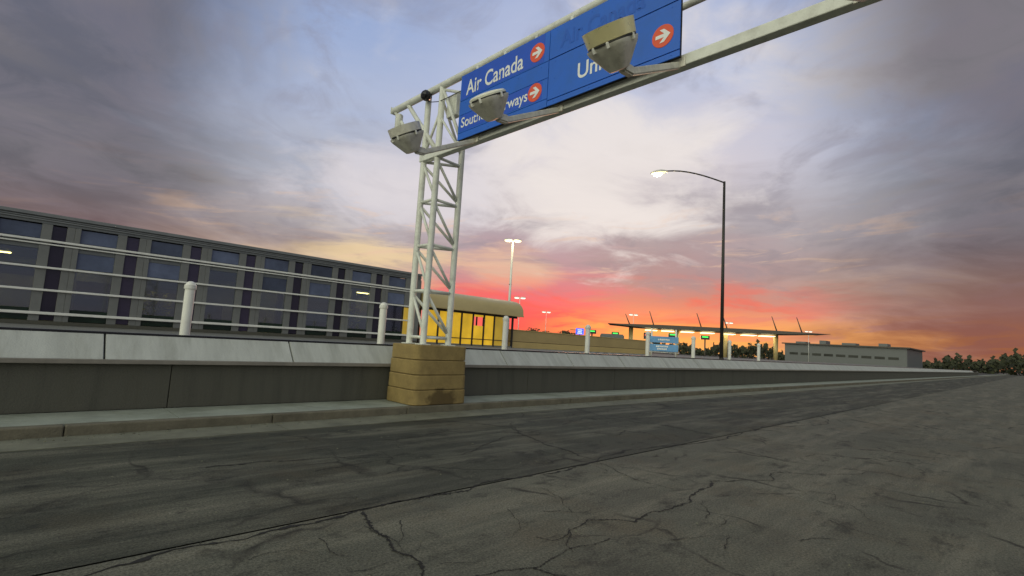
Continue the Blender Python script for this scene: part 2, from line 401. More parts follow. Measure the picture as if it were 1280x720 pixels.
# white posts behind the parapet
gp = thing('guard_post', '', 'post', (5.67,9.75,1.05), 'white posts behind the parapet')
part('pole', MB().tube((5.67,9.75,1.05),(5.67,9.75,2.06),.075,seg=18), M_white, gp)
part('cap', MB().lathe([(.0,.135),(.03,.13),(.055,.115),(.074,.085),(.080,.075),(.090,.07),(.092,.01),(.088,.0),(.07,-.005)], Matrix.Translation((5.67,9.75,1.99)), 18), M_white, gp)
part('foot', MB().lathe([(.11,0),(.11,.02),(.075,.03),(.07,.10),(.06,.11)], Matrix.Translation((5.67,9.75,1.05)), 18), M_white, gp)
gp['label'] = 'white capped post behind the parapet, just left of the gantry tower'
for xx, lb in ((2.05,'white capped post behind the parapet, second to the left of the gantry tower'),
               (-1.55,'white capped post behind the parapet at far left before the glass building'),
               (9.34,'white capped post standing in front of the right end of the yellow shelter'),
               (12.93,'white capped post in front of the tan wall below the lit blue sign'),
               (16.52,'white capped post standing in front of the pale blue two panel sign'),
               (20.1,'white capped post behind the parapet, first right of the pale blue sign'),
               (23.7,'white capped post behind the parapet, second right of the pale blue sign'),
               (27.3,'white capped post behind the parapet, third and farthest right of the pale blue sign')):
    copy_tree(gp, (xx,9.75,1.05), lb)

# ------------------------------------------------------------------ tan base block of four rounded courses
blk = thing('plinth', 'tan precast concrete plinth of four rounded courses under the gantry tower, stained low down', 'plinth', (6.19,8.7,.13))
def rrect(x0,x1,y0,y1,r,seg=6):
    o = []
    for cx, cy, a0 in ((x1-r,y1-r,0),(x0+r,y1-r,90),(x0+r,y0+r,180),(x1-r,y0+r,270)):
        for k in range(seg+1):
            a = R(a0+90*k/seg); o.append((cx+r*math.cos(a), cy+r*math.sin(a)))
    return o
def course(z0, z1, grow):
    t = bmesh.new(); rings = []
    c = .014
    for z, ins in ((z0,c),(z0+c*.5,c*.35),(z0+c,0),(z1-c,0),(z1-c*.5,c*.35),(z1,c)):
        g = grow-ins
        rings.append([t.verts.new((x,y,z)) for x,y in rrect(5.56-g,6.83+g,8.20-g,9.17+g,.14+g*.5)])
    n = len(rings[0])
    for A,B in zip(rings, rings[1:]):
        for i in range(n): t.faces.new((A[i],A[(i+1)%n],B[(i+1)%n],B[i]))
    t.faces.new(rings[-1]); t.faces.new(rings[0][::-1])
    mb = MB(); mb.add(t)
    for f in mb.bm.faces:
        f.normal_update(); f.smooth = abs(f.normal.z) < .2
    for e in mb.bm.edges:
        if any(abs(f.normal.z) >= .2 for f in e.link_faces): e.smooth = False
    return mb
zs = [.13,.42,.705,.99,1.285]
for i in range(4): part('course', course(zs[i]+.004, zs[i+1]-.004, .03-.01*i), M_tan, blk)
part('core', MB().prism(rrect(5.66,6.72,8.27,9.08,.12), 'z', .131, 1.27), M_joint, blk)

# ------------------------------------------------------------------ overhead gantry
GX = 5.80
gan = thing('overhead_gantry', 'pale grey-green steel lattice gantry with a triangular tower standing on the tan plinth', 'gantry', (GX,8.6,1.285))
Lg, Mg, Rg = (GX,8.86), (GX,8.37), (6.46,8.43)
TZ, BZ = 6.635, 5.165
def P(l, z): return (l[0], l[1], z)
for l, top in ((Lg,TZ-.04),(Mg,TZ-.04),(Rg,6.45)):
    part('leg', MB().tube(P(l,1.285), P(l,top), .064, seg=20), M_paint, gan)
    part('base_plate', MB().box((l[0]-.11,l[1]-.11,1.284),(l[0]+.11,l[1]+.11,1.305),.004), M_paint, gan)
lv = [1.43,2.36,3.29,4.22,5.10]
for i, z in enumerate(lv):
    for a, b in ((Lg,Mg),(Mg,Rg),(Lg,Rg)):
        part('rung', MB().tube(P(a,z),P(b,z),.031,seg=12), M_paint, gan)
for z0, z1 in zip(lv, lv[1:]):
    part('brace', MB().tube(P(Mg,z1-.06),P(Rg,z0+.06),.030,seg=12), M_paint, gan)
    part('brace', MB().tube(P(Lg,z1-.06),P(Rg,z0+.06),.030,seg=12), M_paint, gan)
    part('brace', MB().tube(P(Lg,z1-.06),P(Mg,z0+.06),.030,seg=12), M_paint, gan)
YE = -11.2
part('upper_chord', MB().tube((GX,10.28,TZ),(GX,YE,TZ),.076,seg=20), M_paint, gan)
part('lower_chord', MB().box((GX-.075,8.93,BZ-.075),(GX+.075,YE,BZ+.075),.012), M_paint, gan)
part('rear_chord', MB().tube((6.46,8.5,6.47),(6.46,YE,6.47),.05,seg=16), M_paint, gan)
bw = lambda a,b,r=.034: part('web_brace', MB().tube(a,b,r,seg=14), M_paint, gan)
bw((GX,10.22,TZ-.03),(GX,8.90,BZ+.05),.040)
bw((GX,9.66,TZ-.03),(GX,8.42,BZ+.08),.050)
bw((GX,8.37,6.15),(GX,8.80,5.35),.028)
bw((GX,8.32,6.5),(GX,7.62,5.25),.034)
bw((GX,8.42,6.45),(6.46,8.43,5.3),.030)
bw((GX,8.37,5.95),(GX,7.75,5.22),.024)
bw((GX,8.3,6.52),(GX,7.3,6.1),.030)
for i in range(12):   # web behind the sign and out over the far lanes
    y0 = 7.3-1.5*i
    if y0-1.5 < YE: break
    bw((GX,y0,BZ+.06) if i%2==0 else (GX,y0,TZ-.05), (GX,y0-1.5,TZ-.05) if i%2==0 else (GX,y0-1.5,BZ+.06), .034)
    bw((GX+.02,y0,TZ),(6.46,y0-.75,6.47),.022)
part('end_plate', MB().box((GX-.08,10.275,TZ-.08),(GX+.08,10.295,TZ+.08),.004), M_paint, gan)
part('gusset_box', MB().box((GX+.10,8.0,5.95),(GX+.25,8.32,6.42),.012), M_paint, gan)
part('cable', MB().path([(GX-.06,8.95,6.48),(GX-.05,8.7,6.36),(GX-.05,8.4,6.28),(GX-.05,8.0,6.27),(GX-.05,7.5,6.28)], .009, 8), M_darkmetal, gan)
for l in ((GX,-10.7),(GX,-10.2),(6.46,-10.45)):
    part('leg', MB().tube((l[0],l[1],0),(l[0],l[1],TZ-.04),.055,seg=16), M_paint, gan)

# camera dome and canister carried by the gantry
dc = thing('dome_camera', 'black ball camera fixed to the top chord of the gantry above its tower', 'camera', (5.70,8.75,6.50))
part('dome', MB().lathe([(0,-.115),(.05,-.104),(.09,-.07),(.112,-.02),(.112,.03),(.095,.07),(.05,.10),(0,.11)], Matrix.Translation((5.64,8.73,6.47)) @ Matrix.Rotation(R(75),4,'Y').inverted(), 24), M_black, dc)
part('lens', MB().lathe([(.0,.012),(.035,.01),(.045,0)], Matrix.Translation((5.545,8.69,6.43)) @ Vector((-.75,-.45,-.5)).to_track_quat('Z','Y').to_matrix().to_4x4(), 18), mat('lens_glass', (.03,.03,.035), .05), dc)
part('bracket', MB().box((5.68,8.68,6.44),(5.76,8.80,6.54),.006), M_darkmetal, dc)
cn = thing('canister', 'small pale cylinder hanging from the outer end of the gantry top chord', 'canister', (GX,10.0,6.5))
part('drum', MB().lathe([(0,-.40),(.06,-.395),(.082,-.37),(.086,-.36),(.086,-.02),(.07,0),(0,.004)], Matrix.Translation((GX-.02,9.98,6.46)), 22), M_paint, cn)
part('rim', MB().lathe([(.06,-.43),(.094,-.43),(.097,-.415),(.094,-.395),(.06,-.395)], Matrix.Translation((GX-.02,9.98,6.46)), 22), M_darkmetal, cn)

# ------------------------------------------------------------------ sign boards hung on the gantry
SX = 5.60
def board(name, label, y0, y1, bands):
    t = thing(name, label, 'sign', (SX,(y0+y1)/2,5.82))
    part('backing', MB().box((SX+.012,y1+.004,5.155),(SX+.055,y0-.004,6.43)), M_joint, t)
    for za, zb in bands:
        part('panel', MB().box((SX-.006,y1,za),(SX+.011,y0,zb),.003), M_blueA, t)
    for k in range(3):
        y = y0-(y0-y1)*(k+.5)/3
        part('hanger', MB().box((SX+.056,y-.03,5.2),(SX+.115,y+.03,6.55),.004), M_paint, t)
    return t
def arrow_disc(t, y, z, r, x):
    d = part('arrow_disc', MB().lathe([(0,.004),(r*.985,.004),(r,.0)], Matrix.Translation((x,y,z)) @ Matrix.Rotation(R(-90),4,'Y'), 40, False), M_orange, t)
    s = r/.165; mb = MB()
    def q4(*pts): mb.quad(*[(x-.0065-.0004*len(mb.bm.faces), y-a*s, z+b*s) for a,b in pts])
    q4((-.108,-.026),(.05,-.026),(.05,.026),(-.108,.026))
    for e in (1,-1): q4((.118,0),(.022,.096*e),(-.046,.096*e),(.05,0))
    a = mb.build('arrow', M_letter); a.parent = d
sA = board('direction_sign', 'blue sign board at the tower end reading Air Canada and Southern Airways', 7.475, 5.225, [(5.925,6.435),(5.64,5.918),(5.29,5.633),(5.155,5.283)])
part('overlay', MB().box((SX-.0085,5.33,5.945),(SX-.0061,7.44,6.42)), M_blueB, sA)
part('overlay', MB().box((SX-.0085,5.34,5.315),(SX-.0061,7.42,5.625)), M_blueB, sA)
text_mesh('Air Canada', M_letter, 'lettering', .285, 1.50, (SX-.011,7.30,6.00), sA, .013)
text_mesh('Southern Airways', M_letter, 'lettering', .19, 1.73, (SX-.011,7.385,5.385), sA, .010)
arrow_disc(sA, 5.485, 6.155, .160, SX-.0095); arrow_disc(sA, 5.495, 5.475, .155, SX-.0095)
sB = board('direction_sign', 'blue sign board on the road side reading United below faded removed lettering', 5.215, 2.985, [(5.932,6.435),(5.252,5.918),(5.155,5.24)])
text_mesh('United', M_letter, 'lettering', .245, .86, (SX-.009,4.62,5.405), sB, .013)
text_mesh('Air Canada', M_ghost, 'faded_lettering', .26, 1.5, (SX-.0085,5.0,6.05), sB, .02)
arrow_disc(sB, 3.225, 5.515, .155, SX-.0075)
bo = MB()
for t, ys in ((sA,(7.3,6.6,5.9,5.38)),(sB,(5.08,4.4,3.7,3.1))):
    for y in ys:
        for z in (6.38,5.86,5.58,5.2):
            part('rivet', MB().lathe([(0,.004),(.007,.003),(.010,0)], Matrix.Translation((SX-.0062,y,z)) @ Matrix.Rotation(R(-90),4,'Y'), 8), M_ghost, t)

# ------------------------------------------------------------------ sign lights on arms in front of the boards
def sign_light(Y, kind, label, tilt=(-.56,.83), group='sign lights on arms below the boards'):
    t = thing('sign_light', label, 'sign light', (GX-.1,Y,5.1), group)
    end = Vector((4.60,Y,4.53)); att = Vector((GX-.09,Y,5.10))
    part('arm', MB().bar(att, end, .075, .085, .012), M_galv, t)
    part('clamp', MB().box((GX-.105,Y-.10,5.06),(GX-.076,Y+.10,5.20),.006), M_galv, t)
    part('knuckle', MB().bar(end+Vector((.05,0,.02)), end+Vector((-.15,0,.0)), .10, .12, .02), M_galv, t)
    ax = Vector((tilt[0],0,tilt[1])).normalized()
    yv = Vector((0,1,0)); xv = yv.cross(ax)
    B = Matrix((xv, yv, ax)).transposed().to_4x4(); B.translation = Vector((4.40,Y,4.50))+ax*.07
    # tapered cast housing: rounded square sections
    t2 = bmesh.new(); rings = []
    for z, hx, hy, r in ((-.105,.065,.065,.035),(-.095,.092,.095,.05),(-.04,.125,.13,.065),(.05,.178,.18,.09),(.13,.232,.232,.135),(.165,.246,.243,.145),(.18,.25,.245,.15)):
        rings.append([t2.verts.new((x,y,z)) for x,y in rrect(-hx,hx,-hy,hy,r,5)])
    n = len(rings[0])
    for A_,B_ in zip(rings, rings[1:]):
        for i in range(n): t2.faces.new((A_[i],A_[(i+1)%n],B_[(i+1)%n],B_[i]))
    t2.faces.new(rings[0][::-1]); t2.faces.new(rings[-1])
    mb = MB(); mb.add(t2, True, B); h = part('housing', mb, M_galv, t)
    part('seam', MB().lathe([(.2,.18),(.262,.18),(.266,.19),(.262,.20),(.2,.20)], B, 32), M_darkmetal, t)
    for a in (20, 160, 200, 340, 90, 270):
        c = B @ Vector((.255*math.cos(R(a)), .25*math.sin(R(a)), .165))
        mm = MB().box((-.022,-.016,-.03),(.022,.016,.035),.006)
        bmesh.ops.transform(mm.bm, matrix=Matrix.Translation(c) @ B.to_3x3().to_4x4() @ Matrix.Rotation(R(a),4,'Z'), verts=mm.bm.verts[:])
        cl = mm.build('clip', M_white); cl.parent = h
    if kind == 'hood':
        part('hood', MB().lathe([(.255,.20),(.268,.205),(.284,.36),(.279,.36),(.262,.21)], B, 40), M_gold, t)
        part('lens', MB().lathe([(.255,.202),(.25,.23),(.18,.26),(0,.275)], B, 32), M_lens, t)
    elif kind == 'low':
        part('hood', MB().lathe([(.255,.20),(.268,.205),(.272,.335),(.266,.335),(.262,.21)], B, 40), M_galv, t)
        part('lens', MB().lathe([(.255,.202),(.25,.23),(.18,.25),(0,.26)], B, 32), M_lens, t)
    else:
        part('lens', MB().lathe([(.262,.20),(.262,.222),(.24,.244),(.16,.26),(0,.265)], B, 32), M_lens, t)
    return t
sign_light(7.09, 'low', 'sign light beside the tower with a short grey drum hood', (-.50,.87))
sign_light(5.08, 'open', 'sign light with a bare pale lens in front of the Air Canada board', (-.50,.87))
sign_light(3.06, 'hood', 'sign light with a tall golden drum hood in front of the United board')
sign_light(1.05, 'hood', 'sign light with a golden hood right of the boards, nearest the upper right corner')

# ------------------------------------------------------------------ terminal building with a glazed front
FY = 24.0
M_room = mat('room_wall', (.20,.22,.19), .8, var=.25, scale=.7)
M_blind = mat('blind_cloth', (.26,.27,.27), .8, var=.2, scale=14, stretch=(.05,1,1))
M_counter = mat('counter_dark', (.06,.06,.045), .5, var=.4)
M_tube = glow('ceiling_tube', (1,.84,.36), 9)
M_pane = bpy.data.materials.new('clear_pane'); M_pane.use_nodes = True
_n = M_pane.node_tree.nodes; _l = M_pane.node_tree.links; _n.clear()
_o = _n.new('ShaderNodeOutputMaterial'); _m = _n.new('ShaderNodeMixShader'); _t = _n.new('ShaderNodeBsdfTransparent'); _g = _n.new('ShaderNodeBsdfGlossy'); _f = _n.new('ShaderNodeFresnel')
_t.inputs[0].default_value = (.74,.76,.68,1); _g.inputs['Roughness'].default_value = .05; _g.inputs[0].default_value = (.62,.68,.80,1); _f.inputs['IOR'].default_value = 2.0
_l.new(_f.outputs[0], _m.inputs[0]); _l.new(_t.outputs[0], _m.inputs[1]); _l.new(_g.outputs[0], _m.inputs[2]); _l.new(_m.outputs[0], _o.inputs[0])
tb = thing('terminal_building', 'long flat roofed glass fronted terminal building with white rails behind the parapet', 'building', (6,26,1.05))
BX0, BX1 = -14.0, 16.2
part('rear_wall', MB().box((BX0,28.2,1.05),(BX1-.02,28.4,4.55)), M_room, tb)
part('room_floor', MB().box((BX0,FY+.31,1.06),(BX1-.02,28.19,1.12)), M_conc, tb)
part('room_ceiling', MB().box((BX0,FY+.21,3.62),(BX1-.02,28.19,3.66)), M_fascia, tb)
part('side_wall', MB().box((BX1-.25,FY+.41,1.05),(BX1-.02,28.19,4.55)), M_fascia, tb)
for xx,yy,ww in ((13.0,25.6,1.8),(15.2,27.4,.6),(10.4,26.8,1.2),(7.9,26,1.2),(4.4,25.7,1.4),(1.5,27,1.2),(-1.2,26.4,1.8)):
    part('ceiling_lamp', MB().box((xx-ww/2,yy-.07,3.58),(xx+ww/2,yy+.07,3.615)), M_tube, tb)
for xx,yy,hh,ww in ((14.3,27.2,1.1,1.3),(10.6,26.8,1.4,1.0),(11.6,26.2,.8,1.9),(6.2,26.9,1.2,1.6),(2.2,26.6,1.7,1.1),(-1.6,26.4,1.0,1.8)):
    part('counter', MB().box((xx-ww/2,yy-.3,1.12),(xx+ww/2,yy+.3,1.12+hh),.02), M_counter, tb)
for xx in (15.6,12.9,9.1,5.2,1.4,-2.2,-6):
    part('column', MB().tube((xx,25.4,1.12),(xx,25.4,3.62),.16,seg=16), M_fascia, tb)
part('roof', MB().box((BX0,FY-.10,4.80),(BX1,40.2,4.92),.01), M_fascia2, tb)
part('fascia', MB().box((BX0,FY-.02,4.565),(BX1-.05,FY+.34,4.795)), M_fascia, tb)
part('fascia_trim', MB().box((BX0,FY-.07,4.66),(BX1-.03,FY-.024,4.70)).box((BX0,FY-.07,4.73),(BX1-.03,FY-.024,4.755)), M_fascia2, tb)
part('sill', MB().box((BX0,FY-.06,1.05),(BX1,FY+.3,1.18),.01), M_conc, tb)
for z, h, d in ((3.965,.075,.10),(3.85,.05,.06),(3.03,.07,.10),(2.25,.075,.10),(1.45,.095,.10)):
    part('transom', MB().box((BX0,FY-d,z-h/2),(15.75,FY-.012,z+h/2),.012), M_white, tb)
mod = 12.03-2.12*12
x = mod; idx = 0
litmods = {12:'lit', 10:'dim', 8:'lit', 11:'dark', 9:'dark', 7:'dim'}
while x < 15:
    xs = x; w1 = 1.07; pn = (x+1.35, x+1.74)
    part('mullion', MB().box((x-.16,FY-.01,1.18),(x,FY+.2,4.56),.008), M_mull, tb)
    part('mullion', MB().box((x+1.07,FY-.01,1.18),(x+1.35,FY+.18,4.56),.008), M_mull, tb)
    part('mullion', MB().box((x+1.74,FY-.01,1.18),(x+1.96-.005,FY+.18,4.56),.008), M_mull, tb)
    part('upper_window', MB().box((x+.004,FY+.06,4.04),(x+1.066,FY+.09,4.52)), M_glassA, tb)
    part('spandrel', MB().box((x+.004,FY+.05,3.68),(x+1.066,FY+.09,4.03)), M_fascia, tb)
    part('middle_window', MB().box((x+.004,FY+.06,3.10),(x+1.066,FY+.09,3.67)), M_glassA if idx%3 else M_pane, tb)
    part('side_window', MB().box((x+1.354,FY+.06,1.20),(x+1.736,FY+.09,4.52)), M_glassP, tb)
    st = {13:'dim',12:'lit',11:'dark',10:'dim',9:'dark',8:'lit',7:'dark'}.get(idx,'dark')
    part('lower_window', MB().box((x+.004,FY+.06,1.62),(x+1.066,FY+.09,3.09)), M_pane, tb)
    if idx % 5 in (1,3): part('blind', MB().box((x+.02,FY+.11,3.05-[.5,.9,.35,1.2][idx%4]),(x+1.05,FY+.125,3.09)), M_blind, tb)
    part('base_panel', MB().box((x+.004,FY+.05,1.20),(x+1.066,FY+.09,1.61)), M_glassG, tb)
    x += 2.12; idx += 1
part('corner_pier', MB().box((15.93,FY-.03,1.05),(BX1,FY+.4,4.56),.01), M_mull, tb)
part('notice_panel', MB().box((15.2,FY-.035,1.5),(15.6,FY-.011,2.95)), M_yellowdim, tb)

M_plant = mat('plant_leaf', (.34,.36,.04), .5, var=.4, scale=8)
def potted(x, y, H, label):
    t = thing('potted_plant', label, 'plant', (x,y,1.12), 'plants inside the terminal windows')
    part('pot', MB().lathe([(0,0),(.2,0),(.27,.42),(.24,.42),(.0,.36)], Matrix.Translation((x,y,1.12)), 18), M_counter, t)
    mb = MB()
    for _ in range(260):
        h = random.random(); rr = .52*math.sin(math.pi*min(1,.15+h*.85))*random.uniform(.2,1); a = random.uniform(0,6.283)
        p = Vector((x+rr*math.cos(a), y+rr*math.sin(a), 1.5+h*H)); d = Vector((math.cos(a),math.sin(a),random.uniform(-.3,.8))).normalized()*.16; w = d.orthogonal().normalized()*.05
        mb.quad(p-d, p-w, p+d, p+w)
    part('foliage', mb, M_plant, t)
potted(12.5,24.75,1.6,'leafy yellow green plant inside the terminal window left of the tower')
potted(4.2,25.1,1.3,'leafy plant inside the terminal window further left')
# ------------------------------------------------------------------ barrel roofed yellow shelter
sh = thing('shelter', 'walkway shelter with tan barrel roof and glowing yellow panels behind dark mullions', 'shelter', (20.4,25.5,1.05))
X0, X1 = 16.35, 24.0
prof = []
for k in range(13):
    a = R(180-180*k/12)
    ca, sa = math.cos(a), math.sin(a)
    prof.append((25.7+2.05*math.copysign(abs(ca)**.62, ca), 3.14+1.08*abs(sa)**.75))
t = bmesh.new()
A = [t.verts.new((X0,y,z)) for y,z in prof]; B = [t.verts.new((X1+.25,y,z)) for y,z in prof]
for i in range(len(prof)-1): t.faces.new((A[i],B[i],B[i+1],A[i+1])).smooth = True
t.faces.new(A); t.faces.new(B[::-1]); t.faces.new((A[0],A[-1],B[-1],B[0]))
mb = MB(); mb.add(t); part('roof', mb, M_roof, sh)
part('gutter_trim', MB().box((X0,23.60,3.10),(X1+.26,23.66,3.17),.006), M_roof, sh)
part('header', MB().box((X0,23.97,2.98),(X1,24.05,3.13)), M_darkmetal, sh)
mx = [16.66,17.56,18.37,19.27,20.17,21.07,21.94,22.86,23.6]
for m_ in mx: part('mullion', MB().box((m_-.05,23.945,1.05),(m_+.05,24.06,2.98)), M_darkmetal, sh)
part('rail', MB().box((X0,23.93,1.45),(23.6,23.952,1.50)), M_darkmetal, sh)
part('sill', MB().box((X0,23.95,1.05),(23.6,24.06,1.14)), M_mull, sh)
for i,(a,b) in enumerate(zip(mx, mx[1:])):
    if i == 4:
        part('panel', MB().box((a+.051,24.0,1.14),(b-.051,24.02,2.30)), M_yellow, sh)
        part('panel', MB().box((a+.051,24.0,2.85),(b-.051,24.02,2.979)), M_yellow, sh)
    elif i >= 6: 
        part('panel', MB().box((a+.051,24.0,1.14),((b-.051) if i==6 else a+.30,24.02,2.979)), M_yellowdim, sh)
    else: part('panel', MB().box((a+.051,24.0,1.14),(b-.051,24.02,2.979)), M_yellow, sh)
for y in (25.8,27.6):
    for x in (17.5,23.55): part('rear_post', MB().box((x-.04,y-.04,1.05),(x+.04,y+.04,3.13)), M_darkmetal, sh)

# ------------------------------------------------------------------ tan boundary wall
bw_ = thing('boundary_wall', 'long tan boundary wall in two horizontal bands right of the shelter', 'wall', (32,24.4,1.05))
part('upper_band', MB().box((23.75,24.2,1.48),(41.5,24.5,2.22)), M_tanwall, bw_)
part('lower_band', MB().box((23.75,24.16,1.05),(41.5,24.5,1.45)), M_tanwall2, bw_)
part('groove', MB().box((23.75,24.23,1.45),(41.5,24.45,1.48)), M_joint, bw_)
part('coping', MB().box((23.75,24.16,2.22),(41.5,24.54,2.27),.008), M_tanwall2, bw_)

# ------------------------------------------------------------------ street lamps
def street_lamp(loc, H, label, twin=True, az=0, mat_l=M_lamp, s=1.0, thick=.10):
    t = thing('street_lamp', label, 'street lamp', loc, 'lit street lamps around the terminal')
    x, y, z = loc; d = Vector((math.cos(R(az)), math.sin(R(az)), 0))
    part('pole', MB().tube((x,y,z),(x,y,z+H),thick*s,thick*.62*s,seg=14), M_white, t)
    part('foot', MB().lathe([(.2*s,0),(.2*s,.04),(.14*s,.08),(.12*s,.3)], Matrix.Translation((x,y,z)), 14), M_white, t)
    part('collar', MB().box((x-.2*s,y-.05*s,z+H*.62),(x+.2*s,y+.05*s,z+H*.62+.05)), M_darkmetal, t)
    for sg in ((1,-1) if twin else (1,)):
        c = Vector((x,y,z+H+.05))+d*sg*.52*s
        part('bracket', MB().bar((x,y,z+H-.02), c+Vector((0,0,.02)), .06*s, .06*s), M_galv, t)
        rot = Matrix.Translation(c) @ Matrix.Rotation(R(az),4,'Z')
        hd = part('head', MB().lathe([(0,.16),(.25,.15),(.40,.10),(.46,.02),(.46,-.02)], rot @ Matrix.Diagonal((s,s*.6,s,1)), 20), M_galv, t)
        ln = MB().lathe([(.45,-.021),(.40,-.13),(.25,-.20),(0,-.22)], rot @ Matrix.Diagonal((s*.95,s*.58,s,1)), 20).build('lens', mat_l); ln.parent = hd
    return t
street_lamp((31.3,32.4,-.03), 10.5, 'tall twin headed lit street lamp rising behind the yellow shelter roof', True, -44, M_lamp, .80, .17)
street_lamp((73.8,73.3,-.03), 10.5, 'distant twin headed street lamp over the right end of the shelter roof', True, -44, M_lampfar, 1.25, .07)
street_lamp((106.7,95.2,-.03), 10.3, 'faint far street lamp over the left part of the tan wall', True, -44, M_lampfar, 1.3, .06)
street_lamp((121.1,76.1,-.03), 10.8, 'far street lamp glowing above the canopy tip', True, -44, M_lampfar, 1.3, .06)
street_lamp((150,62,-.03), 10.8, 'far street lamp above the middle of the canopy roof', True, -44, M_lampfar, 1.3, .06)
street_lamp((190,52,-.03), 10.8, 'farthest street lamp, low over the right end of the canopy', True, -44, M_lampfar, 1.3, .06)
# roadside arm lamp
al = thing('arm_lamp', 'dark arm lamp over the parapet with one lit head right of the signs', 'street lamp', (23.5,10.4,1.05))
px_, py_ = 23.3, 9.95
part('pole', MB().tube((px_,py_,1.05),(px_,py_,9.6),.085,.055,seg=14), M_darkmetal, al)
part('foot', MB().lathe([(.17,0),(.17,.03),(.11,.07),(.10,.25)], Matrix.Translation((px_,py_,1.05)), 14), M_darkmetal, al)
dirv = Vector((21.5-px_, 12.75-py_, 0)); 
arm = []
for k in range(9):
    u = k/8
    arm.append((px_+dirv.x*u*.80, py_+dirv.y*u*.80, 9.55+.62*math.sin(u*math.pi*.55)))
part('arm', MB().path(arm, .035, 10), M_darkmetal, al)
hm = Matrix.Translation((px_+dirv.x*.9, py_+dirv.y*.9, arm[-1][2]-.05)) @ Matrix.Rotation(math.atan2(dirv.y,dirv.x),4,'Z') @ Matrix.Rotation(R(6),4,'Y')
hd = part('head', MB().lathe([(0,.11),(.18,.10),(.34,.05),(.40,0),(.38,-.04)], hm @ Matrix.Diagonal((1.05,.5,1,1)), 20), M_galv, al)
ln = MB().lathe([(.30,-.03),(.26,-.13),(.15,-.19),(0,-.21)], hm @ Matrix.Translation((.06,0,0)) @ Matrix.Diagonal((.85,.6,1,1)), 18).build('lens', M_lamp); ln.parent = hd

def point_lamp(name, loc, e, r=.15, col=(1,.83,.5)):
    l = bpy.data.lights.new(name, 'POINT'); l.energy = e; l.color = col; l.shadow_soft_size = r
    o = bpy.data.objects.new(name, l); o.location = loc; COL.objects.link(o)
point_lamp('lamp_light', (30.95,32.0,10.2), 55, .3)
point_lamp('lamp_light', (21.6,12.6,9.75), 110, .15)

# ------------------------------------------------------------------ pale blue two panel sign by the wall
ps = thing('road_sign', 'pale blue two panel direction sign on white posts at the end of the tan wall', 'sign', (28,15.5,1.05))
def local(o, u, v=0):   # point along the sign board, v metres in front of it
    c = Vector((27.97,15.53,0)); du = Vector((.48,-.877,0)); dn = Vector((-.877,-.48,0))
    p = c+du*u+dn*v; return (p.x,p.y,o)
def slab(u0,u1,z0,z1,v0,v1):
    mb = MB(); t = bmesh.new(); vs = []
    for u,v in ((u0,v0),(u1,v0),(u1,v1),(u0,v1)): vs.append((local(z0,u,v), local(z1,u,v)))
    a = [t.verts.new(p[0]) for p in vs]; b = [t.verts.new(p[1]) for p in vs]
    t.faces.new(a[::-1]); t.faces.new(b)
    for i in range(4): t.faces.new((a[i],a[(i+1)%4],b[(i+1)%4],b[i]))
    return mb.add(t)
for z0,z1 in ((1.93,2.30),(1.42,1.83)):
    pnl = part('panel', slab(-.78,.92,z0,z1,0,.05), M_sign2, ps)
    for (u0,u1,f) in (((-.25,.42,.5),) if z0>1.9 else ((-.35,.32,.70),(-.28,.25,.32))):
        u = u0
        while u < u1:
            w = random.uniform(.05,.10); zc = z0+(z1-z0)*f
            s_ = slab(u,u+w,zc-.035-random.uniform(0,.02),zc+.035+random.uniform(0,.02),.055,.06).build('lettering_stroke', M_letter); s_.parent = pnl
            u += w+random.uniform(.012,.03)
for u in (-.62,.78):
    part('post', MB().tube(local(1.05,u,-.06), local(2.75,u,-.06), .05), M_white, ps)
part('cross_rail', MB().tube(local(1.36,-.8,-.06), local(1.36,.95,-.06), .03), M_white, ps)

# ------------------------------------------------------------------ far entry canopy with masts, signals and lit sign
D0 = Vector((82.15,57.03,0)); DU = Vector((.52,-.855,0)).normalized(); DN = Vector((.855,.52,0)).normalized()
def cp(t_, n_, z): p = D0+DU*t_+DN*n_; return (p.x,p.y,z)
cnp = thing('canopy', 'far grey winged entry canopy with leaning masts against the red sunset', 'canopy', cp(17,0,0))
t = bmesh.new()
secs = [(0,5.90,5.72),(2.5,5.98,5.5),(5,6.05,5.32),(10,6.12,5.2),(26,6.12,5.2),(31,6.05,5.32),(34,5.98,5.5),(37,5.90,5.72)]
rings = [[t.verts.new(cp(a,-3.5,zb+.25)), t.verts.new(cp(a,3.5,zb+.25)), t.verts.new(cp(a,3.5,za)), t.verts.new(cp(a,-3.5,za))] for a,za,zb in secs]
for A_,B_ in zip(rings, rings[1:]):
    for i in range(4): t.faces.new((A_[i],A_[(i+1)%4],B_[(i+1)%4],B_[i]))
t.faces.new(rings[0]); t.faces.new(rings[-1][::-1])
mb = MB(); mb.add(t); part('roof', mb, M_canopy, cnp)
for a in (4.2,12.6,21,29.4,):
    part('column', MB().tube(cp(a,0,0), cp(a,0,5.5), .32, .42), M_roof, cnp)
for a in (4.0,8.4,16.8,21.2,29.4,33.4):
    part('mast', MB().tube(cp(a,-1,5.9), cp(a-.9,-1,8.0 if a < 6 else 8.7), .12, .06), M_canopy, cnp)
for a in (8,11,14.5,18,21.5,25,28):
    part('soffit_light', MB().bar(cp(a-1.2,0,5.16), cp(a+1.0,0,5.16), 3.0, .08), M_soffit, cnp)
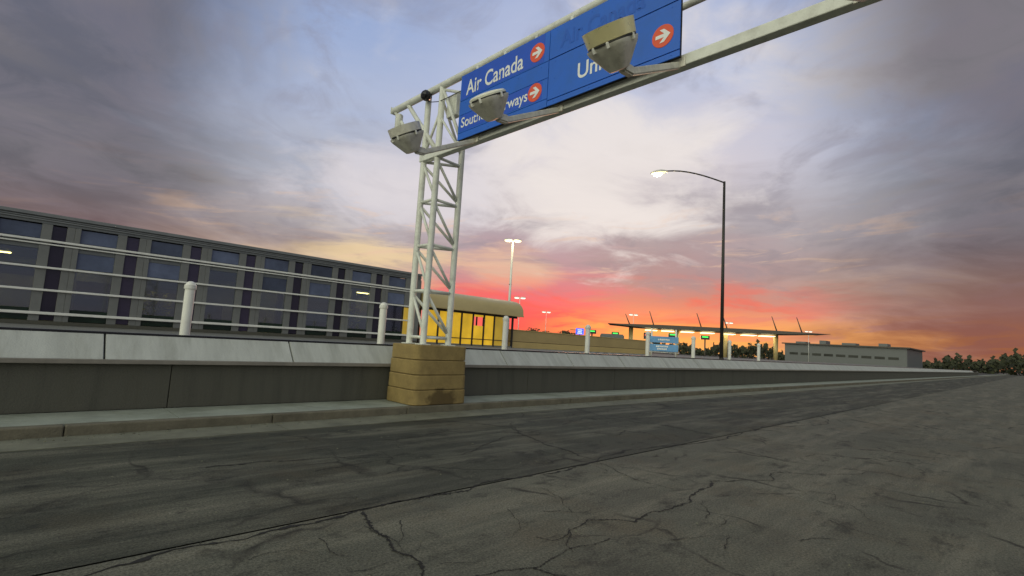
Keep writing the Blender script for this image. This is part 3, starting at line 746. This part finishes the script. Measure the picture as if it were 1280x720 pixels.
def signal(t_, n_, z, lit, label, w=1.5, h=.9):
    s = thing('lane_signal', label, 'signal', cp(t_,n_,0), 'lane signals at the entry canopy')
    c = Vector(cp(t_,n_,z))
    mb = MB(); mb.bar(c-DU*w/2, c+DU*w/2, .4, h, .04); part('housing', mb, M_black, s)
    f = c-DN*.23
    mb = MB(); mb.bar(f-DU*w*.33+Vector((0,0,h*.15)), f+DU*w*.33+Vector((0,0,h*.15)), .05, h*.26); part('lit_bar', mb, lit, s)
    part('post', MB().tube(cp(t_,n_,0), cp(t_,n_,z-h/2+.02), .12), M_canopy, s)
signal(1.6,-6.2,3.95,M_green,'dark lane signal with a green bar under the tip of the canopy',1.3,.7)
signal(7.2,-4.6,3.95,M_red,'dark lane signal with a red bar beside the first canopy column',1.3,1.15)
signal(11.6,-4.6,4.3,M_green,'dark lane signal with a green bar above the pale blue sign',1.6,.7)
signal(17,-4.6,4.2,M_green,'dark lane signal with a green bar right of the pale blue sign',1.5,.7)
signal(-1.3,-20.1,3.72,M_green,'wide dark lane signal with a green bar right of the lit blue sign',1.3,.6)
sb = thing('lit_sign', 'small lit blue sign glowing above the tan wall', 'sign', (63.1,49.2,0))
c = Vector((63.1,49.15,3.66)); du = Vector((.61,-.79,0)); dn = Vector((-.79,-.61,0))
part('panel', MB().bar(c-du*.62, c+du*.62, .15, .95, .02), M_bluelit, sb)
for zz, w in ((.22,.36),(-.05,.30),(-.27,.38)):
    part('lettering_stroke', MB().bar(c+dn*.09-du*w+Vector((0,0,zz)), c+dn*.09+du*w+Vector((0,0,zz)), .02, .12), M_whitelit, sb)
part('post', MB().tube((c.x+.05,c.y+.05,0),(c.x+.05,c.y+.05,3.2),.09), M_canopy, sb)
part('arm', MB().bar(c-du*.6+Vector((0,0,.2)), c-du*1.5+Vector((0,0,.2)), .08, .08), M_canopy, sb)
vn = thing('delivery_van', 'dark high sided van waiting beyond the tan wall right of the green signal', 'van', (67,46.5,0))
c = Vector((66.6,46.3,0)); 
def vb(u0,u1,z0,z1,w,bev=.08):
    mb = MB(); a = c+du*u0; b = c+du*u1; mb.bar(a+Vector((0,0,(z0+z1)/2)), b+Vector((0,0,(z0+z1)/2)), w, z1-z0, bev); return mb
part('body', vb(-1.2,2.4,.5,3.55,2.1,.15), M_fascia, vn); part('cab', vb(2.42,3.9,.5,2.5,2.0,.2), M_fascia, vn)
part('windscreen', vb(3.3,3.93,1.6,2.35,1.7,.05), M_glassD, vn)
for u in (-.4,3.0):
    for sgn in (-1,1):
        q = c+du*u+dn*sgn*.95+Vector((0,0,.42)); part('wheel', MB().tube(q-dn*.14,q+dn*.14,.42,seg=18), M_black, vn)

# ------------------------------------------------------------------ distant trees and skyline
def tree(x, y, H, W, label, grp='distant trees on the horizon', n=420):
    t = thing('tree', label, 'tree', (x,y,-.03), grp)
    part('trunk', MB().tube((x,y,-.03),(x,y,H*.6),H*.03,H*.012,seg=8), M_bark, t)
    mb = MB(); cl = [(random.uniform(-.32,.32)*W, random.uniform(-.32,.32)*W, H*random.uniform(.45,.9), random.uniform(.16,.30)*W) for _ in range(11)]
    for _ in range(n):
        cx,cy,cz,r = random.choice(cl); v = Vector((random.gauss(0,1),random.gauss(0,1),random.gauss(0,1))).normalized()*r*random.uniform(.5,1.05)
        p = Vector((x+cx+v.x, y+cy+v.y, cz+v.z*.8)); s = W*.055
        a = Vector((random.gauss(0,1),random.gauss(0,1),random.gauss(0,1))).normalized(); b = a.orthogonal().normalized()
        mb.quad(p-a*s-b*s*.6, p+a*s-b*s*.6, p+a*s+b*s*.6, p-a*s+b*s*.6)
    part('crown', mb, M_leaf, t)
def at(az, dist): return (dist*math.cos(R(az)), dist*math.sin(R(az)))
for az, dist, H, W, lb in ((43.4,170,6.1,6,'leftmost small dark tree poking over the tan wall'),
                       (42.6,165,6.0,5,'small dark tree over the tan wall between two others'),
                       (42.0,172,5.9,5,'third small dark tree over the tan wall'),
                       (39.4,150,5.3,6,'low wide dark tree left of the lit blue sign'),
                       (38.8,152,5.2,5,'low dark tree just left of the lit blue sign')):
    tree(*at(az,dist), H, W, lb)
tl = MB()
for k in range(9500):
    az = random.uniform(-4, 30); dist = random.uniform(330,390)
    hgt = 6+3.5*(math.sin(az*1.7)*.5+math.sin(az*.63+1)*.5)+1.2*math.sin(az*9)+.8*math.sin(az*23)+random.uniform(-1.2,1.2)
    x,y = at(az,dist); z = hgt*random.random()**.6; s = random.uniform(.3,.95)
    a = Vector((random.gauss(0,1),random.gauss(0,1),random.gauss(0,1))).normalized(); b = a.orthogonal().normalized(); p = Vector((x,y,z))
    tl.quad(p-a*s-b*s, p+a*s-b*s, p+a*s+b*s, p-a*s+b*s)
tag(tl.build('treeline', M_leaf), 'low dark line of far woods along the horizon right of the canopy', 'woods', kind='stuff')
fb = thing('far_building', 'long low dark building on the horizon where the road vanishes', 'building', (260,45,0))
part('wall', MB().box((250,34,-.03),(290,78,8)), M_fascia, fb); part('roof', MB().box((249,33,8),(291,79,8.5)), M_canopy, fb)
for k in range(9): part('window', MB().box((249.9,36.6+k*4.5,3.4),(249.99,40+k*4.5,4.4)), M_glassD, fb)

for yy,ww,hh in ((41,3,1.3),(52,5,1.0),(63,2.5,1.7),(71,4,.9)): part('roof_unit', MB().box((255,yy,8.5),(262,yy+ww,8.5+hh),.05), M_fascia, fb)
# per-pane difference in tint
for m_ in (M_glassA, M_glassD, M_glassP, M_blind):
    nn_, ll_ = m_.node_tree.nodes, m_.node_tree.links; pb = nn_['Principled BSDF']; sr = pb.inputs['Base Color'].links[0].from_socket
    oi = nn_.new('ShaderNodeObjectInfo'); mr_ = nn_.new('ShaderNodeMapRange'); mr_.inputs['To Min'].default_value = .45; mr_.inputs['To Max'].default_value = 1.45; ll_.new(oi.outputs['Random'], mr_.inputs['Value'])
    mx_ = nn_.new('ShaderNodeMix'); mx_.data_type = 'RGBA'; mx_.blend_type = 'MULTIPLY'; mx_.inputs['Factor'].default_value = 1; ll_.new(sr, mx_.inputs[6]); ll_.new(mr_.outputs[0], mx_.inputs[7]); ll_.new(mx_.outputs[2], pb.inputs['Base Color'])
# ------------------------------------------------------------------ sky, sun, camera
W = bpy.data.worlds.new('World'); S.world = W; W.use_nodes = True
nt = W.node_tree; N = nt.nodes; L = nt.links; N.clear()
out = N.new('ShaderNodeOutputWorld'); bg = N.new('ShaderNodeBackground'); L.new(bg.outputs[0], out.inputs[0])
STR = .1; bg.inputs['Strength'].default_value = STR
GAZ = 35.0
def M(op, a, b=None, c=None, clamp=False):
    n = N.new('ShaderNodeMath'); n.operation = op; n.use_clamp = clamp
    for i, v in enumerate((a,b,c)):
        if v is None: continue
        if hasattr(v,'links'): L.new(v, n.inputs[i])
        else: n.inputs[i].default_value = v
    return n.outputs[0]
def MR(v, a, b, c=0, d=1, smooth=True):
    n = N.new('ShaderNodeMapRange'); n.interpolation_type = 'SMOOTHSTEP' if smooth else 'LINEAR'; L.new(v, n.inputs['Value'])
    for k, x in zip(('From Min','From Max','To Min','To Max'), (a,b,c,d)): n.inputs[k].default_value = x
    return n.outputs[0]
def RAMP(v, stops):
    n = N.new('ShaderNodeValToRGB'); L.new(v, n.inputs[0]); e = n.color_ramp.elements
    while len(e) < len(stops): e.new(.5)
    for k, (p, c) in enumerate(stops): e[k].position = p; e[k].color = lin(*c)
    return n.outputs[0]
def MIX(f, a, b, mode='MIX'):
    n = N.new('ShaderNodeMix'); n.data_type = 'RGBA'; n.blend_type = mode
    if hasattr(f,'links'): L.new(f, n.inputs['Factor'])
    else: n.inputs['Factor'].default_value = f
    for i, v in ((6,a),(7,b)):
        if hasattr(v,'links'): L.new(v, n.inputs[i])
        else: n.inputs[i].default_value = v if len(v)==4 else (*v,1)
    return n.outputs[2]
def COMB(x,y,z):
    n = N.new('ShaderNodeCombineXYZ')
    for i, v in enumerate((x,y,z)):
        if hasattr(v,'links'): L.new(v, n.inputs[i])
        else: n.inputs[i].default_value = v
    return n.outputs[0]
def NOISE(vec, scale, det=6, rough=.55, dist=0, dim3=True):
    n = N.new('ShaderNodeTexNoise'); n.inputs['Scale'].default_value = scale; n.inputs['Detail'].default_value = det; n.inputs['Roughness'].default_value = rough; n.inputs['Distortion'].default_value = dist
    L.new(vec, n.inputs['Vector']); return n.outputs['Fac']
tc = N.new('ShaderNodeTexCoord'); sp = N.new('ShaderNodeSeparateXYZ'); L.new(tc.outputs['Generated'], sp.inputs[0])
vx, vy, vz = sp.outputs
el = M('MULTIPLY', M('ARCSINE', M('MAXIMUM', vz, 0.0)), 180/math.pi)          # elevation, degrees
g0, g1 = math.cos(R(GAZ)), math.sin(R(GAZ))
hl = M('SQRT', M('ADD', M('MULTIPLY', vx, vx), M('MULTIPLY', vy, vy)))
toward = M('DIVIDE', M('ADD', M('MULTIPLY', vx, g0), M('MULTIPLY', vy, g1)), M('MAXIMUM', hl, .001))
side = M('DIVIDE', M('SUBTRACT', M('MULTIPLY', vy, g0), M('MULTIPLY', vx, g1)), M('MAXIMUM', hl, .001))   # + = left of the glow
az = M('MULTIPLY', M('ARCTAN2', side, toward), 180/math.pi)
# streaky warp of the elevation so that colour bands break up like cloud
st = NOISE(COMB(M('MULTIPLY', az, .055), M('MULTIPLY', el, .30), 0.0), 1.0, 7, .6, .6)
st2 = NOISE(COMB(M('MULTIPLY', az, .12), M('MULTIPLY', M('ADD', el, M('MULTIPLY', az, .06)), .75), 3.7), 1.0, 6, .6, .8)
elw = M('ADD', el, M('MULTIPLY', M('SUBTRACT', st, .5), M('MINIMUM', M('ADD', 1.2, M('MULTIPLY', el, .42)), 9.0)))
e40 = M('DIVIDE', elw, 45.0)
hot_red = RAMP(e40, [(0,(255,128,92)),(.018,(252,100,82)),(.04,(250,84,88)),(.078,(247,82,96)),(.110,(236,100,114)),(.142,(212,120,134)),(.200,(182,146,156)),(.30,(174,164,172)),(.46,(208,202,211)),(.62,(188,195,219)),(1,(142,162,206))])
hot_peach = RAMP(e40, [(0,(255,190,110)),(.022,(255,172,98)),(.05,(252,150,98)),(.085,(236,134,108)),(.125,(206,130,118)),(.175,(170,138,142)),(.30,(170,161,166)),(.46,(208,202,211)),(.62,(188,195,219)),(1,(140,160,205))])
hot = MIX(MR(M('ADD', az, M('MULTIPLY', M('SUBTRACT', st2, .5), 22.0)), 5, -5), hot_red, hot_peach)
cool = RAMP(e40, [(0,(205,160,130)),(.08,(190,150,140)),(.16,(196,172,158)),(.24,(182,173,176)),(.36,(178,181,194)),(.52,(174,185,212)),(.7,(154,172,210)),(1,(118,142,190))])
warm = MR(M('ABSOLUTE', az), 30, 10, 0, 1)
base = MIX(warm, cool, hot)
# cloud layers on a plane overhead
den = M('ADD', vz, .16)
pl = COMB(M('DIVIDE', vx, den), M('DIVIDE', vy, den), 0.0)
c1 = NOISE(pl, 1.15, 8, .56, .5)
c2 = NOISE(pl, 3.1, 7, .6, .9)
lite = M('MULTIPLY', MR(c1, .46, .62), MR(el, 9, 16))
base = MIX(M('MULTIPLY', lite, .85), base, lin(226,219,217))
dark = M('MULTIPLY', MR(c2, .46, .70), MR(el, 3, 9))
base = MIX(M('MULTIPLY', dark, .42), base, lin(138,134,146))
def LOBE(a0, e0, ra, re, noise, amp, lo=1.25, hi=.35):
    p = M('DIVIDE', M('SUBTRACT', az, a0), ra); q = M('DIVIDE', M('SUBTRACT', el, e0), re)
    d = M('SQRT', M('ADD', M('MULTIPLY', p, p), M('MULTIPLY', q, q)))
    return MR(M('ADD', d, M('MULTIPLY', M('SUBTRACT', noise, .5), amp)), lo, hi)
c3 = NOISE(pl, 2.0, 8, .6, .7)
base = MIX(M('MULTIPLY', LOBE(3, 19.5, 15, 9, c3, 2.6), .85), base, lin(236,228,224))
base = MIX(M('MULTIPLY', LOBE(24, 16, 12, 6, c3, 2.6), .75), base, lin(218,212,218))
base = MIX(M('MULTIPLY', LOBE(27, 8.5, 9, 3, st, 3.0), .85), base, lin(234,206,162))
base = MIX(M('MULTIPLY', LOBE(11, 8.2, 6, 2.2, st, 3.0), .75), base, lin(226,186,158))
cream = M('MULTIPLY', MR(st2, .52, .72), M('MULTIPLY', MR(el, 6, 9), MR(el, 17, 11)))
base = MIX(M('MULTIPLY', cream, .7), base, lin(232,196,168))
fire = M('MULTIPLY', M('MULTIPLY', MR(st2, .42, .58), MR(el, 5.0, 2.2)), MR(az, 10, 1))
base = MIX(M('MULTIPLY', fire, .70), base, lin(255,178,92))
redst = M('MULTIPLY', M('MULTIPLY', MR(st, .50, .40), M('MULTIPLY', MR(el, 2, 4), MR(el, 9, 5))), warm)
base = MIX(M('MULTIPLY', redst, .5), base, lin(246,84,78))
smoke = M('MULTIPLY', M('MULTIPLY', MR(st, .54, .70), M('MULTIPLY', MR(el, 3, 5), MR(el, 14, 9))), 1.0)
base = MIX(M('MULTIPLY', smoke, .6), base, lin(152,135,138))
# heavier, darker cloud banks towards both sides of the glow
bank = MR(M('ADD', M('ABSOLUTE', M('ADD', az, -8)), M('MULTIPLY', M('SUBTRACT', c1, .5), 30.0)), 22, 43, 0, 1)
bcol = MIX(MR(c2, .35, .7), lin(72,70,82), lin(104,98,108))
bcol = MIX(M('MULTIPLY', MR(el, 13, 1), MR(toward, .25, .75)), bcol, lin(122,62,54))
bcol = MIX(MR(toward, .3, -.2), bcol, lin(140,150,172))
base = MIX(M('MULTIPLY', bank, .84), base, bcol)
# bright lobe added to the sky behind the viewer to light camera-facing surfaces
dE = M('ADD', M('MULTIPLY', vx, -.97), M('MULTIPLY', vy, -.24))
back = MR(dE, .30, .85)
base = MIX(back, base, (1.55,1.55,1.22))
zen = MR(vz, .72, .95)
base = MIX(M('MULTIPLY', zen, .8), base, (.42,.44,.38))
sky = N.new('ShaderNodeTexSky'); sky.sky_type = 'NISHITA'; sky.sun_disc = False
sky.sun_elevation = R(2); sky.sun_rotation = R(90-GAZ); sky.altitude = 200; sky.air_density = 1.2; sky.dust_density = 2
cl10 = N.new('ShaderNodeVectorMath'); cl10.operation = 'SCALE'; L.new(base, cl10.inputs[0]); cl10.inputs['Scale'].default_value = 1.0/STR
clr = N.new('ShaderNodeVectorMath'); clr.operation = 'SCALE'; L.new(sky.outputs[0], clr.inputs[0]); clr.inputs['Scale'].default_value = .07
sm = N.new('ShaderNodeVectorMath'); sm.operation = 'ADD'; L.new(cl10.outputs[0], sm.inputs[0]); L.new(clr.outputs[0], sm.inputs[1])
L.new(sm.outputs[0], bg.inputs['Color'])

sl = bpy.data.lights.new('sun', 'SUN'); sl.energy = .35; sl.angle = R(12); sl.color = (1,.55,.34)
so = bpy.data.objects.new('sun', sl); COL.objects.link(so)
sd = Vector((math.cos(R(GAZ))*math.cos(R(3)), math.sin(R(GAZ))*math.cos(R(3)), math.sin(R(3))))
so.rotation_euler = sd.to_track_quat('Z','Y').to_euler()

PIT, ROL, TH = R(6.02), R(3.48), R(45.78)
fw = Vector((math.cos(TH)*math.cos(PIT), math.sin(TH)*math.cos(PIT), math.sin(PIT)))
r = Vector((math.sin(TH), -math.cos(TH), 0)); u = r.cross(fw)
r2 = math.cos(ROL)*r+math.sin(ROL)*u; u2 = -math.sin(ROL)*r+math.cos(ROL)*u
cam = bpy.data.cameras.new('camera'); cam.sensor_width = 36; cam.lens = 36*634.5/1280; cam.clip_start = .05; cam.clip_end = 4000
co = bpy.data.objects.new('camera', cam); COL.objects.link(co)
mm = Matrix((r2, u2, -fw)).transposed().to_4x4(); mm.translation = (0,0,1.45); co.matrix_world = mm
S.camera = co
S.view_settings.view_transform = 'Standard'; S.view_settings.look = 'None'; S.view_settings.gamma = 1; S.view_settings.exposure = 0
S.view_settings.use_curve_mapping = False
S.render.engine = 'CYCLES'; S.cycles.use_denoising = True; S.cycles.max_bounces = 6
